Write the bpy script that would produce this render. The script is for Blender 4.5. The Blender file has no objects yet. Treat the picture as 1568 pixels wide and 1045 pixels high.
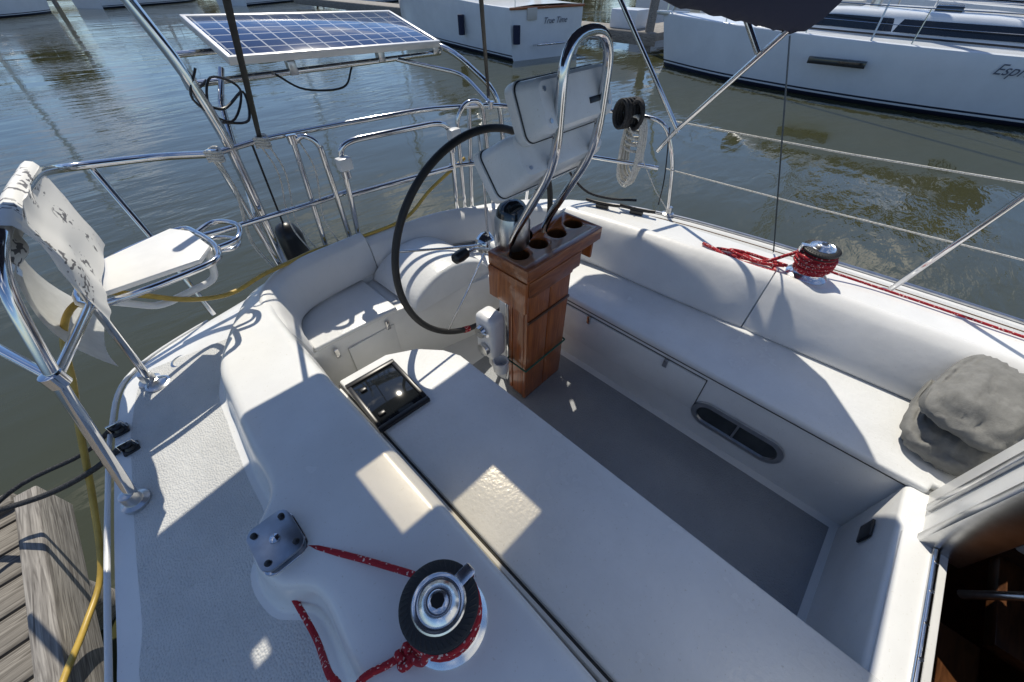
import bpy, bmesh, math, random
from mathutils import Vector, Matrix, noise
random.seed(7)
sc=bpy.context.scene
V=Vector
# ------------------------------------------------------------ helpers
def link(o,parent=None):
    sc.collection.objects.link(o)
    if parent: o.parent=parent
    return o
def empty(name,loc=(0,0,0),rz=0):
    o=bpy.data.objects.new(name,None);o.location=loc;o.rotation_euler=(0,0,rz);o.empty_display_size=.1
    return link(o)
def mk(name,vs,fs,mats,parent=None,smooth=True,ang=35,midx=None,bev=0,seg=2,loc=None,rot=None):
    me=bpy.data.meshes.new(name);me.from_pydata([tuple(v) for v in vs],[],fs)
    if not isinstance(mats,(list,tuple)): mats=[mats]
    for m in mats: me.materials.append(m)
    if midx:
        for p,i in zip(me.polygons,midx): p.material_index=i
    bm=bmesh.new();bm.from_mesh(me)
    bmesh.ops.recalc_face_normals(bm,faces=bm.faces)
    if bev:
        es=[e for e in bm.edges if len(e.link_faces)==2 and e.calc_face_angle(0)>.5]
        bmesh.ops.bevel(bm,geom=es,offset=bev,segments=seg,profile=.5,affect='EDGES',clamp_overlap=True)
    bm.to_mesh(me);bm.free()
    if smooth:
        for p in me.polygons:p.use_smooth=True
        me.set_sharp_from_angle(angle=math.radians(ang))
    o=bpy.data.objects.new(name,me)
    if loc:o.location=loc
    if rot:o.rotation_euler=rot
    return link(o,parent)
def box(name,a,b,mat,parent=None,bev=.004,seg=2,rot=None):
    a=V(a);b=V(b);c=(a+b)/2;h=(b-a)/2
    vs=[(sx*h.x,sy*h.y,sz*h.z) for sx in(-1,1) for sy in(-1,1) for sz in(-1,1)]
    fs=[(0,1,3,2),(4,6,7,5),(0,4,5,1),(2,3,7,6),(0,2,6,4),(1,5,7,3)]
    return mk(name,vs,fs,mat,parent,bev=bev,seg=seg,loc=c,rot=rot)
def prism(name,poly,z0,z1,mat,parent=None,bev=.008,seg=2):
    n=len(poly)
    vs=[(x,y,z0) for x,y in poly]+[(x,y,z1) for x,y in poly]
    fs=[tuple(range(n-1,-1,-1)),tuple(range(n,2*n))]+[(i,(i+1)%n,n+(i+1)%n,n+i) for i in range(n)]
    return mk(name,vs,fs,mat,parent,bev=bev,seg=seg)
def cr(pts,n=6,closed=False):
    pts=[V(p) for p in pts];out=[];L=len(pts)
    rng=range(L) if closed else range(L-1)
    for i in rng:
        p0=pts[i-1] if (closed or i>0) else pts[0]*2-pts[1]
        p1=pts[i];p2=pts[(i+1)%L]
        p3=pts[(i+2)%L] if (closed or i+2<L) else pts[-1]*2-pts[-2]
        for k in range(n):
            t=k/n
            out.append(.5*((2*p1)+(p2-p0)*t+(2*p0-5*p1+4*p2-p3)*t*t+(3*p1-p0-3*p2+p3)*t**3))
    if not closed: out.append(pts[-1])
    return out
def fil(pts,d,n=5):
    pts=[V(p) for p in pts];out=[pts[0]]
    for i in range(1,len(pts)-1):
        a=pts[i-1]-pts[i];b=pts[i+1]-pts[i]
        da=min(d,a.length*.49);db=min(d,b.length*.49)
        A=pts[i]+a.normalized()*da;B=pts[i]+b.normalized()*db
        for k in range(n+1):
            t=k/n;out.append(A*(1-t)**2+pts[i]*2*t*(1-t)+B*t*t)
    out.append(pts[-1]);return out
def tube_geo(pts,r,seg=10,closed=False,flat=1.0):
    pts=[V(p) for p in pts];L=len(pts);vs=[];fs=[]
    prev=None
    for i,p in enumerate(pts):
        if closed: t=(pts[(i+1)%L]-pts[i-1])
        else: t=pts[min(i+1,L-1)]-pts[max(i-1,0)]
        t=t.normalized() if t.length>1e-9 else V((0,0,1))
        if prev is None:
            n=t.cross(V((0,0,1)))
            if n.length<.05:n=t.cross(V((0,1,0)))
            n.normalize()
        else:
            n=prev-t*prev.dot(t)
            n=n.normalized() if n.length>1e-6 else t.orthogonal().normalized()
        prev=n;b=t.cross(n)
        rr=r[i] if isinstance(r,(list,tuple)) else r
        for k in range(seg):
            a=2*math.pi*k/seg
            vs.append(p+n*math.cos(a)*rr+b*math.sin(a)*rr*flat)
    for i in range(L if closed else L-1):
        j=(i+1)%L
        for k in range(seg):
            fs.append((i*seg+k,i*seg+(k+1)%seg,j*seg+(k+1)%seg,j*seg+k))
    if not closed:
        fs.append(tuple(range(seg-1,-1,-1)));fs.append(tuple((L-1)*seg+k for k in range(seg)))
    return vs,fs
def tube(name,pts,r,mat,parent=None,seg=10,closed=False,flat=1.0):
    vs,fs=tube_geo(pts,r,seg,closed,flat);return mk(name,vs,fs,mat,parent,ang=50)
def multi(name,geos,mat,parent=None,ang=50,midx=None):
    vs=[];fs=[]
    for v,f in geos:
        o=len(vs);vs+=v;fs+=[tuple(i+o for i in q) for q in f]
    return mk(name,vs,fs,mat,parent,ang=ang)
def lathe(name,prof,loc,mat,parent=None,seg=40,rot=None,midx=None,mats=None):
    vs=[];fs=[];mi=[]
    n=len(prof)
    for r,z in prof:
        for k in range(seg):
            a=2*math.pi*k/seg;vs.append((r*math.cos(a),r*math.sin(a),z))
    for i in range(n-1):
        for k in range(seg):
            fs.append((i*seg+k,i*seg+(k+1)%seg,(i+1)*seg+(k+1)%seg,(i+1)*seg+k));mi.append(midx[i] if midx else 0)
    fs.append(tuple(range(seg)));mi.append(mi[0]);fs.append(tuple((n-1)*seg+k for k in range(seg)));mi.append(mi[-2] if len(mi)>1 else 0)
    return mk(name,vs,fs,mats or mat,parent,loc=loc,rot=rot,midx=mi if midx else None,ang=40)
def grid(name,rows,mats,parent=None,colmat=None,closed=False,ang=40,rowok=None):
    vs=[];fs=[];mi=[];m=len(rows[0])
    for r in rows: vs+=r
    for i in range(len(rows)-1 if not closed else len(rows)):
        j=(i+1)%len(rows)
        for k in range(m-1):
            fs.append((i*m+k,i*m+k+1,j*m+k+1,j*m+k))
            c=colmat(k,i) if colmat else 0
            mi.append(c)
    return mk(name,vs,fs,mats,parent,midx=mi,ang=ang)
# ------------------------------------------------------------ materials
def mat(name,col=(.8,.8,.8),rough=.5,metal=0,spec=.5,noise_s=0,noise_a=0,bump=0,bump_s=50,bump_d=.001,detail=4,col2=None,coat=0,rvar=0,mix=None,dirt=0):
    m=bpy.data.materials.new(name);m.use_nodes=True;nt=m.node_tree;N=nt.nodes;Lk=nt.links
    b=N["Principled BSDF"]
    b.inputs["Base Color"].default_value=(*col,1);b.inputs["Roughness"].default_value=rough
    b.inputs["Metallic"].default_value=metal;b.inputs["Specular IOR Level"].default_value=spec
    b.inputs["Coat Weight"].default_value=coat
    tc=N.new("ShaderNodeTexCoord");obj=tc.outputs["Object"]
    if noise_a or col2:
        n=N.new("ShaderNodeTexNoise");n.inputs["Scale"].default_value=noise_s or 5;n.inputs["Detail"].default_value=detail
        n.inputs["Roughness"].default_value=.65
        Lk.new(obj,n.inputs["Vector"])
        r=N.new("ShaderNodeValToRGB");r.color_ramp.elements[0].position=.35;r.color_ramp.elements[1].position=.68
        c2=col2 or tuple(c*(1-noise_a) for c in col)
        r.color_ramp.elements[0].color=(*c2,1);r.color_ramp.elements[1].color=(*col,1)
        Lk.new(n.outputs[0],r.inputs[0]);last=r.outputs[0]
        if dirt:
            n3=N.new("ShaderNodeTexNoise");n3.inputs["Scale"].default_value=140;n3.inputs["Detail"].default_value=2
            Lk.new(obj,n3.inputs["Vector"])
            r3=N.new("ShaderNodeValToRGB");r3.color_ramp.elements[0].position=.66;r3.color_ramp.elements[1].position=.78
            r3.color_ramp.elements[0].color=(1,1,1,1);k=1-dirt;r3.color_ramp.elements[1].color=(k,k*.97,k*.9,1)
            mx=N.new("ShaderNodeMix");mx.data_type='RGBA';mx.blend_type='MULTIPLY';mx.inputs[0].default_value=1
            Lk.new(n3.outputs[0],r3.inputs[0]);Lk.new(last,mx.inputs[6]);Lk.new(r3.outputs[0],mx.inputs[7]);last=mx.outputs[2]
        Lk.new(last,b.inputs["Base Color"])
        if rvar:
            mr=N.new("ShaderNodeMapRange");mr.inputs[3].default_value=rough+rvar;mr.inputs[4].default_value=max(.02,rough-rvar)
            Lk.new(n.outputs[0],mr.inputs[0]);Lk.new(mr.outputs[0],b.inputs["Roughness"])
    if bump:
        n2=N.new("ShaderNodeTexNoise");n2.inputs["Scale"].default_value=bump_s;n2.inputs["Detail"].default_value=3
        Lk.new(obj,n2.inputs["Vector"])
        bp=N.new("ShaderNodeBump");bp.inputs["Strength"].default_value=bump;bp.inputs["Distance"].default_value=bump_d
        Lk.new(n2.outputs[0],bp.inputs["Height"]);Lk.new(bp.outputs[0],b.inputs["Normal"])
    return m
gel=mat("gelcoat",(.76,.765,.75),.24,noise_s=3,noise_a=.1,bump=.25,bump_s=9,bump_d=.003,rvar=.08,dirt=.15)
gelseat=mat("gelcoat_orange_peel",(.73,.74,.735),.25,noise_s=4,noise_a=.1,bump=.5,bump_s=70,bump_d=.0025,rvar=.08,dirt=.18)
vinyl=mat("vinyl_white",(.74,.74,.725),.4,noise_s=3,noise_a=.1,bump=.3,bump_s=14,bump_d=.006,rvar=.05,dirt=.12)
def nonskid_mat(name,col,sc_=130):
    m=mat(name,col,.6,noise_s=4,noise_a=.16,dirt=.35)
    nt=m.node_tree;N=nt.nodes;b=N["Principled BSDF"]
    tc=N.new("ShaderNodeTexCoord");v=N.new("ShaderNodeTexVoronoi");v.inputs["Scale"].default_value=sc_
    v.inputs["Randomness"].default_value=.7
    nt.links.new(tc.outputs["Object"],v.inputs["Vector"])
    bp=N.new("ShaderNodeBump");bp.inputs["Strength"].default_value=.8;bp.inputs["Distance"].default_value=.003;bp.invert=True
    nt.links.new(v.outputs["Distance"],bp.inputs["Height"]);nt.links.new(bp.outputs[0],b.inputs["Normal"])
    return m
nsk=nonskid_mat("nonskid",(.58,.585,.57),150)
solem=nonskid_mat("sole_grey",(.29,.305,.32),110)
chrome=mat("stainless",(.72,.72,.73),.10,metal=1,noise_s=8,noise_a=.12,rvar=.05)
alu=mat("aluminium",(.62,.63,.64),.28,metal=1,noise_s=20,noise_a=.2)
blk=mat("black_plastic",(.015,.015,.016),.35,noise_s=20,noise_a=.3)
blkr=mat("black_rubber",(.02,.02,.02),.6,bump=.3,bump_s=200)
glassd=mat("dark_glass",(.01,.012,.014),.05,spec=.8)
plast=mat("white_plastic",(.74,.75,.75),.3,noise_s=9,noise_a=.1,dirt=.2)
greyf=mat("grey_fabric",(.2,.2,.19),.9,noise_s=30,noise_a=.25,bump=.6,bump_s=260,bump_d=.002)
navy=mat("navy_canvas",(.012,.018,.05),.85,bump=.5,bump_s=300)
board=mat("perch_board",(.76,.76,.75),.4,noise_s=10,noise_a=.08)
def rope_mat(name,c1,c2,s=230,th=.55):
    m=mat(name,c1,.85);nt=m.node_tree;N=nt.nodes;b=N["Principled BSDF"]
    tc=N.new("ShaderNodeTexCoord");v=N.new("ShaderNodeTexVoronoi");v.inputs["Scale"].default_value=s
    r=N.new("ShaderNodeValToRGB");r.color_ramp.interpolation='CONSTANT'
    r.color_ramp.elements[0].color=(*c1,1);r.color_ramp.elements[1].position=th;r.color_ramp.elements[1].color=(*c2,1)
    sp=N.new("ShaderNodeSeparateColor");nt.links.new(tc.outputs["Object"],v.inputs["Vector"])
    nt.links.new(v.outputs["Color"],sp.inputs[0]);nt.links.new(sp.outputs[0],r.inputs[0]);nt.links.new(r.outputs[0],b.inputs["Base Color"])
    bp=N.new("ShaderNodeBump");bp.inputs["Distance"].default_value=.002;bp.inputs["Strength"].default_value=.7
    nt.links.new(v.outputs["Distance"],bp.inputs["Height"]);nt.links.new(bp.outputs[0],b.inputs["Normal"])
    return m
redrope=rope_mat("red_rope",(.36,.012,.022),(.7,.5,.45),230,.91)
whiterope=rope_mat("white_rope",(.68,.66,.6),(.45,.43,.38),260,.7)
blackrope=rope_mat("black_rope",(.02,.02,.022),(.05,.05,.05),260,.6)
hosem=mat("yellow_hose",(.55,.37,.07),.4,noise_s=12,noise_a=.3)
def wood(name,c1,c2,scale=(14,14,1.2),rough=.35,coat=.2,axis=2):
    m=mat(name,c1,rough,coat=coat);nt=m.node_tree;N=nt.nodes;b=N["Principled BSDF"]
    tc=N.new("ShaderNodeTexCoord");mp=N.new("ShaderNodeMapping");mp.inputs["Scale"].default_value=scale
    n=N.new("ShaderNodeTexNoise");n.inputs["Scale"].default_value=4;n.inputs["Detail"].default_value=6;n.inputs["Distortion"].default_value=1.2
    r=N.new("ShaderNodeValToRGB");r.color_ramp.elements[0].position=.33;r.color_ramp.elements[1].position=.66
    r.color_ramp.elements[0].color=(*c2,1);r.color_ramp.elements[1].color=(*c1,1)
    nt.links.new(tc.outputs["Object"],mp.inputs[0]);nt.links.new(mp.outputs[0],n.inputs["Vector"]);nt.links.new(n.outputs[0],r.inputs[0])
    nt.links.new(r.outputs[0],b.inputs["Base Color"])
    bp=N.new("ShaderNodeBump");bp.inputs["Strength"].default_value=.3;bp.inputs["Distance"].default_value=.002
    nt.links.new(n.outputs[0],bp.inputs["Height"]);nt.links.new(bp.outputs[0],b.inputs["Normal"])
    return m
teak=wood("teak",(.42,.125,.028),(.22,.055,.012),rough=.3,coat=.4)
teakx=wood("teak_cross",(.34,.10,.022),(.17,.045,.011),(1.5,14,14),rough=.3,coat=.4)
cabw=wood("cabin_wood",(.1,.04,.015),(.04,.015,.006),(2,10,10),.3)
grey_wood=wood("weathered_wood",(.26,.24,.21),(.07,.062,.052),(1.2,22,22),.9,0)
grey_woody=wood("weathered_wood_y",(.33,.31,.28),(.10,.09,.08),(22,1.2,22),.9,0)
# ------------------------------------------------------------ water
def water():
    m=bpy.data.materials.new("harbour_water");m.use_nodes=True;nt=m.node_tree;N=nt.nodes;Lk=nt.links
    b=N["Principled BSDF"];b.inputs["Roughness"].default_value=.02;b.inputs["IOR"].default_value=1.55
    tc=N.new("ShaderNodeTexCoord")
    n0=N.new("ShaderNodeTexNoise");n0.inputs["Scale"].default_value=.22;n0.inputs["Detail"].default_value=3
    Lk.new(tc.outputs["Object"],n0.inputs["Vector"])
    r=N.new("ShaderNodeValToRGB");r.color_ramp.elements[0].color=(.034,.038,.016,1);r.color_ramp.elements[1].color=(.056,.056,.027,1)
    Lk.new(n0.outputs[0],r.inputs[0]);Lk.new(r.outputs[0],b.inputs["Base Color"])
    mp=N.new("ShaderNodeMapping");mp.inputs["Rotation"].default_value=(0,0,math.radians(40));mp.inputs["Scale"].default_value=(.5,1.4,1)
    Lk.new(tc.outputs["Object"],mp.inputs[0])
    n1=N.new("ShaderNodeTexNoise");n1.inputs["Scale"].default_value=3.2;n1.inputs["Detail"].default_value=4;n1.inputs["Roughness"].default_value=.5;n1.inputs["Distortion"].default_value=.3
    n2=N.new("ShaderNodeTexNoise");n2.inputs["Scale"].default_value=.7;n2.inputs["Detail"].default_value=2
    Lk.new(mp.outputs[0],n1.inputs["Vector"]);Lk.new(mp.outputs[0],n2.inputs["Vector"])
    mr=N.new("ShaderNodeMapRange");mr.inputs[1].default_value=.42;mr.inputs[2].default_value=.6;mr.inputs[3].default_value=.15;mr.inputs[4].default_value=1
    Lk.new(n0.outputs[0],mr.inputs[0])
    mu=N.new("ShaderNodeMath");mu.operation='MULTIPLY';Lk.new(n1.outputs[0],mu.inputs[0]);Lk.new(mr.outputs[0],mu.inputs[1])
    ad=N.new("ShaderNodeMath");ad.operation='MULTIPLY_ADD';ad.inputs[1].default_value=1.2
    Lk.new(n2.outputs[0],ad.inputs[0]);Lk.new(mu.outputs[0],ad.inputs[2])
    bp=N.new("ShaderNodeBump");bp.inputs["Strength"].default_value=1;bp.inputs["Distance"].default_value=.02
    Lk.new(ad.outputs[0],bp.inputs["Height"]);Lk.new(bp.outputs[0],b.inputs["Normal"])
    mk("water",[(-600,-600,0),(600,-600,0),(600,600,0),(-600,600,0)],[(0,1,2,3)],m,smooth=False)
water()
# ------------------------------------------------------------ own boat
boat=empty("sailboat")
S=[((.17,-1.6),(-.16,-1.6),(-.68,-1.6),1.42),((.17,-.6),(-.16,-.6),(-.68,-.6),1.42),((.18,.0),(-.16,.0),(-.665,.0),1.42),((.185,.3),(-.165,.3),(-.655,.3),1.42),
((.19,.47),(-.15,.5),(-.65,.47),1.42),((.19,.62),(-.22,.60),(-.64,.62),1.42),((.19,.74),(-.225,.735),(-.635,.74),1.42),((.19,.85),(-.13,.85),(-.62,.85),1.42),((.19,1.05),(-.115,1.05),(-.59,1.05),1.42),
((.19,1.3),(-.09,1.3),(-.54,1.35),1.42),((.2,1.52),(-.06,1.5),(-.48,1.66),1.415),((.22,1.73),(.08,1.78),(-.38,1.93),1.39),((.3,1.90),(.22,1.99),(-.12,2.06),1.35),
((.45,1.97),(.43,2.06),(.25,2.11),1.33),((.9,2.0),(.92,2.08),(.93,2.13),1.32),((1.35,1.94),(1.39,2.02),(1.43,2.07),1.31),((1.62,1.82),(1.69,1.91),(1.76,1.97),1.32),
((1.80,1.62),(1.90,1.72),(2.10,1.77),1.35,.08),((1.90,1.35),(2.10,1.40),(2.42,1.44),1.38,.11),((1.95,1.0),(2.22,1.0),(2.60,1.0),1.38,.13),((1.99,.5),(2.28,.5),(2.69,.5),1.38,.14),((2.03,.1),(2.31,.1),(2.73,.1),1.38,.14),
((2.06,-.5),(2.35,-.5),(2.77,-.5),1.38,.14),((2.1,-1.6),(2.39,-1.6),(2.8,-1.6),1.38,.14)]
A=cr([(s_[0][0],s_[0][1],s_[3]) for s_ in S],6);B=cr([(s_[1][0],s_[1][1],s_[3]) for s_ in S],6);C=cr([(s_[2][0],s_[2][1],1.22) for s_ in S],6)
INS=cr([(s_[4] if len(s_)>4 else .055,0,0) for s_ in S],6)
rows=[]
for a,b,c,ii in zip(A,B,C,INS):
    out=(c-V((1.1,.6,1.22)));out.z=0;out.normalize()
    d=(b-a);d.z=0;d.normalize()
    foot=V((b.x,b.y,0))+d*.035
    c0=V((c.x,c.y,0))
    def dk(t): 
        q=c0.lerp(foot,t);return V((q.x,q.y,1.225+.06*t))
    pts=[c0-out*.35+V((0,0,-.3)),c0-out*.04+V((0,0,.55)),c0+V((0,0,1.19)),dk(.04),dk(.17),dk(.93),V((foot.x,foot.y,1.285)),b,a,V((a.x,a.y,1.08))-d*ii.x]
    P=[pts[0],pts[1]]+fil([pts[1],pts[2],pts[3]],.02,3)[1:-1]+[pts[3],pts[4],pts[5]]
    P+=fil([pts[5],pts[6],pts[7],pts[8],pts[9]],.035,5)[1:]
    rows.append(P)
nr=len(rows)
def cm(k,i): 
    return 1 if (k==7 and (i<66 or i>108)) else 0
grid("deck_and_hull",rows,[gel,nsk],boat,colmat=cm,ang=30)
seam=mat("seam_brown",(.16,.1,.06),.7)
caulk=mat("dark_caulk",(.05,.05,.048),.8,noise_s=30,noise_a=.4)
for t in (.3,.5,.7):
    pts=[]
    for i in range(110,nr):
        b=B[i];c=C[i];q=V((c.x,c.y,0)).lerp(V((b.x,b.y,0)),t);pts.append((q.x,q.y,1.2275+.06*t))
    tube("deck_seam",pts,.004,seam,boat,seg=6)
tube("starboard_toe_rail",[V((c.x,c.y,1.228))for c in C[:75]],.008,gel,boat,seg=8)
tube("port_toe_rail",[V((c.x-.01,c.y,1.235))for c in C[100:]],.013,alu,boat,seg=8)
prism("sole",[(.2,-.62),(1.55,-.62),(1.55,1.7),(.2,1.7)],.62,.70,gel,boat)
prism("sole_nonskid",[(.79,-.57),(1.445,-.57),(1.445,1.2),(1.2,1.3),(.79,1.3)],.699,.704,solem,boat,bev=.001)
prism("starboard_seat_base",[(.235,-.66),(.742,-.66),(.742,1.06),(.62,1.24),(.5,1.32),(.235,1.33)],.69,1.122,gel,boat,bev=.015)
prism("starboard_seat",[(.260,-.655),(.75,-.655),(.75,1.07),(.715,1.16),(.63,1.26),(.5,1.335),(.260,1.345)],1.124,1.145,gelseat,boat,bev=.009,seg=3)
tube("seat_hinge_gasket",[(.254,-.6,1.122),(.254,1.34,1.122)],.0045,caulk,boat,seg=6)
prism("stern_seat_base",[(.24,1.62),(.74,1.60),(1.07,1.52),(1.52,1.42),(1.8,1.30),(1.9,1.7),(1.4,2.0),(.9,2.05),(.3,2.0),(.24,1.8)],.69,1.122,gel,boat,bev=.012)
prism("stern_seat",[(.275,1.61),(.74,1.59),(.745,1.97),(.47,1.95),(.34,1.89),(.275,1.76)],1.124,1.15,gelseat,boat,bev=.01,seg=3)
prism("port_quarter_seat",[(1.36,1.44),(1.52,1.41),(1.78,1.33),(1.77,1.5),(1.62,1.72),(1.37,1.84)],1.124,1.15,gelseat,boat,bev=.01,seg=3)
prism("port_seat_base",[(1.49,-.84),(2.05,-.84),(2.0,.6),(1.9,1.45),(1.49,1.45)],.69,1.108,gel,boat,bev=.012)
tube("port_seat_gasket",[(1.486,-.64,1.110),(1.486,1.38,1.110)],.005,caulk,boat,seg=6)
prism("port_seat",[(1.475,-.655),(1.52,-.665),(1.52,-.83),(1.975,-.83),(1.90,.3),(1.87,1.2),(1.82,1.32),(1.475,1.41)],1.112,1.148,gelseat,boat,bev=.013,seg=3)
rows=[]
for i in range(25):
    u=i/24;x=.80+.55*u;s=math.sin(math.pi*min(max(u,0),1))
    zt=1.15+.15*(s**.55)
    rows.append(fil([(x,1.50,1.12),(x,1.50,zt-.005),(x,1.62,zt),(x,1.93,zt-.01),(x,1.96,1.12)],.03,4))
grid("helm_seat",rows,[gelseat],boat,ang=45)
def bolster(name,bot,top,h0,h1,th,wrap=.06):
    Bt=cr([(x,y,h0) for x,y in bot],8);Tp=cr([(x,y,h1) for x,y in top],8);rows=[];L=len(Bt)
    for i in range(L):
        p=Bt[i];q=Tp[i]
        t=(Bt[min(i+1,L-1)]-Bt[max(0,i-1)]);t.z=0;t.normalize();n=V((-t.y,t.x,0))
        e=min(1,min(i,L-1-i)/2.5);k=.35+.65*math.sin(e*math.pi/2)
        prof=[p.lerp(q,v)+n*th*k*b_ for v,b_ in((-.02,.1),(.06,.75),(.3,1.05),(.6,.95),(.85,.6),(.97,.15))]
        prof+=[q-n*.03+V((0,0,.014)),q-n*wrap+V((0,0,.012)),q-n*(wrap+.012)-V((0,0,.004))]
        rows.append(cr(prof,4))
    vs=[];fs=[];m=len(rows[0])
    for r in rows:vs+=r
    for i in range(L-1):
        for k2 in range(m-1):fs.append((i*m+k2,i*m+k2+1,(i+1)*m+k2+1,(i+1)*m+k2))
    fs.append(tuple(range(m)));fs.append(tuple((L-1)*m+k2 for k2 in range(m)))
    return mk(name,vs,fs,vinyl,boat,ang=60)
bolster("port_backrest",[(1.945,-.82),(1.92,-.3),(1.893,.168)],[(2.06,-.82),(2.04,-.3),(2.02,.168)],1.15,1.385,.03)
bolster("port_backrest_aft",[(1.892,.174),(1.865,.6),(1.85,1.0),(1.81,1.33)],[(2.02,.174),(1.98,.6),(1.94,1.0),(1.88,1.36)],1.15,1.385,.03)
bolster("stern_backrest",[(1.62,1.74),(1.36,1.88),(1.1,1.93),(.86,1.96)],[(1.64,1.80),(1.38,1.94),(1.1,1.985),(.86,2.0)],1.16,1.33,.035,.05)
bolster("stern_quarter_backrest",[(.85,1.96),(.5,1.94),(.33,1.87),(.262,1.72),(.25,1.56)],[(.85,2.0),(.46,1.985),(.30,1.90),(.225,1.73),(.20,1.55)],1.16,1.37,.03,.05)
box("locker_door",(1.478,.15,.86),(1.4905,1.0,1.08),gel,boat,bev=.005)
box("locker_door_gap",(1.4885,.146,.856),(1.4912,1.004,1.084),caulk,boat,bev=.0005)
box("locker_door_stern",(.42,1.596,.78),(.70,1.61,1.05),gel,boat,bev=.005)
for y in (.35,.82):
    box("locker_latch",(1.464,y-.012,1.04),(1.478,y+.012,1.095),chrome,boat)
for x in (.36,.66):
    box("locker_latch",(x-.012,1.585,1.04),(x+.012,1.60,1.10),chrome,boat)
def ovalring(hw,hh,x,n=48):
    pts=[];st=hw-hh
    for k in range(n):
        a=2*math.pi*k/n;c,s=math.cos(a),math.sin(a)
        pts.append(V((x,-.065+(st if c>=0 else -st)+hh*c,.885+hh*s)))
    return pts
r1=ovalring(.215,.078,1.486);r2=ovalring(.215,.078,1.474);r3=ovalring(.190,.054,1.472);r4=ovalring(.186,.05,1.484)
n=48;vs=r1+r2+r3+r4;fs=[]
for a in range(3):
    for k in range(n):fs.append((a*n+k,a*n+(k+1)%n,(a+1)*n+(k+1)%n,(a+1)*n+k))
mk("portlight_frame",vs,fs,alu,boat)
pgl=mat("portlight_tint",(.06,.07,.075),.12,noise_s=5,noise_a=.5)
mk("portlight_glass",ovalring(.192,.056,1.482),[tuple(range(n))],pgl,boat,smooth=False)
box("portlight_bar",(1.474,-.07,.835),(1.481,-.06,.935),alu,boat,bev=.001)
# companionway bulkhead
box("bridge_deck",(.70,-.72,.66),(1.488,-.60,1.13),gel,boat,bev=.02,seg=3)
box("bulkhead_port",(1.27,-.74,1.10),(1.50,-.665,1.9),gel,boat,bev=.012)
box("bulkhead_port_return",(1.47,-.90,1.10),(1.51,-.745,1.9),gel,boat,bev=.006)
box("bulkhead_port_outer",(1.47,-.98,1.10),(2.35,-.905,1.9),gel,boat,bev=.012)
box("bulkhead_starboard",(-.2,-.74,1.10),(.70,-.665,1.9),gel,boat,bev=.012)
box("companionway_jamb",(1.252,-.77,1.12),(1.29,-.655,1.92),alu,boat,bev=.004)
box("jamb_slide",(1.38,-.668,1.15),(1.41,-.652,1.9),alu,boat,bev=.003)
box("companionway_sill",(.70,-.735,1.128),(1.26,-.612,1.139),gel,boat,bev=.004)
tube("sill_strip",[(.70,-.70,1.142),(1.25,-.70,1.142)],.011,chrome,boat)
for i in range(5):
    lathe("sill_screw",[(.006,0),(.006,.004)],(.76+i*.11,-.70,1.151),chrome,boat,seg=8)
box("bulkhead_outlet",(1.28,-.597,.92),(1.36,-.588,1.0),blk,boat,rot=None,bev=.003)
box("cabin_floor",(-.2,-2.6,.1),(2.2,-.75,.16),cabw,boat)
box("cabin_side",(1.62,-2.6,.1),(1.7,-.99,1.8),cabw,boat)
box("cabin_side_starboard",(.3,-2.6,.1),(.36,-.75,1.8),cabw,boat)
box("cabin_forward",(.3,-2.65,.1),(1.7,-2.6,1.9),cabw,boat)
for i in range(3):
    box("companionway_step",(.78,-.98-.14*i,.85-.25*i),(1.22,-.78-.14*i,.88-.25*i),cabw,boat)
box("galley_counter",(1.25,-1.9,.85),(1.62,-1.0,.9),cabw,boat)
tube("cabin_handrail",[(1.27,-.85,1.0),(1.25,-.9,1.2),(1.25,-1.3,1.25)],.014,alu,boat)
box("cabin_top_port",(1.3,-2.7,1.85),(2.2,-.99,1.92),gel,boat,bev=.02)
box("cabin_top_starboard",(-.1,-2.7,1.85),(.70,-.70,1.92),gel,boat,bev=.02)
box("cabin_top_forward",(.70,-2.7,1.85),(1.3,-1.1,1.92),gel,boat,bev=.02)
for p in ((-.29,1.77),(-.18,1.84)):
    z=1.245
    lathe("deck_fill_cap",[(.045,0),(.045,.006),(.036,.009),(.034,.004),(.01,.006)],(p[0],p[1],z),alu,boat)
for p in ((-.45,1.62),(-.44,1.50)):
    box("fairlead",(p[0]-.025,p[1]-.025,1.235),(p[0]+.025,p[1]+.025,1.245),blk,boat)
    lathe("fairlead_sheave",[(.018,0),(.013,.01),(.018,.02),(.01,.024)],(p[0],p[1],1.245),blk,boat,seg=20)
    tube("fairlead_bail",[(p[0]-.023,p[1],1.245),(p[0]-.021,p[1],1.28),(p[0]+.021,p[1],1.28),(p[0]+.023,p[1],1.245)],.004,chrome,boat,seg=8)
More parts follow.
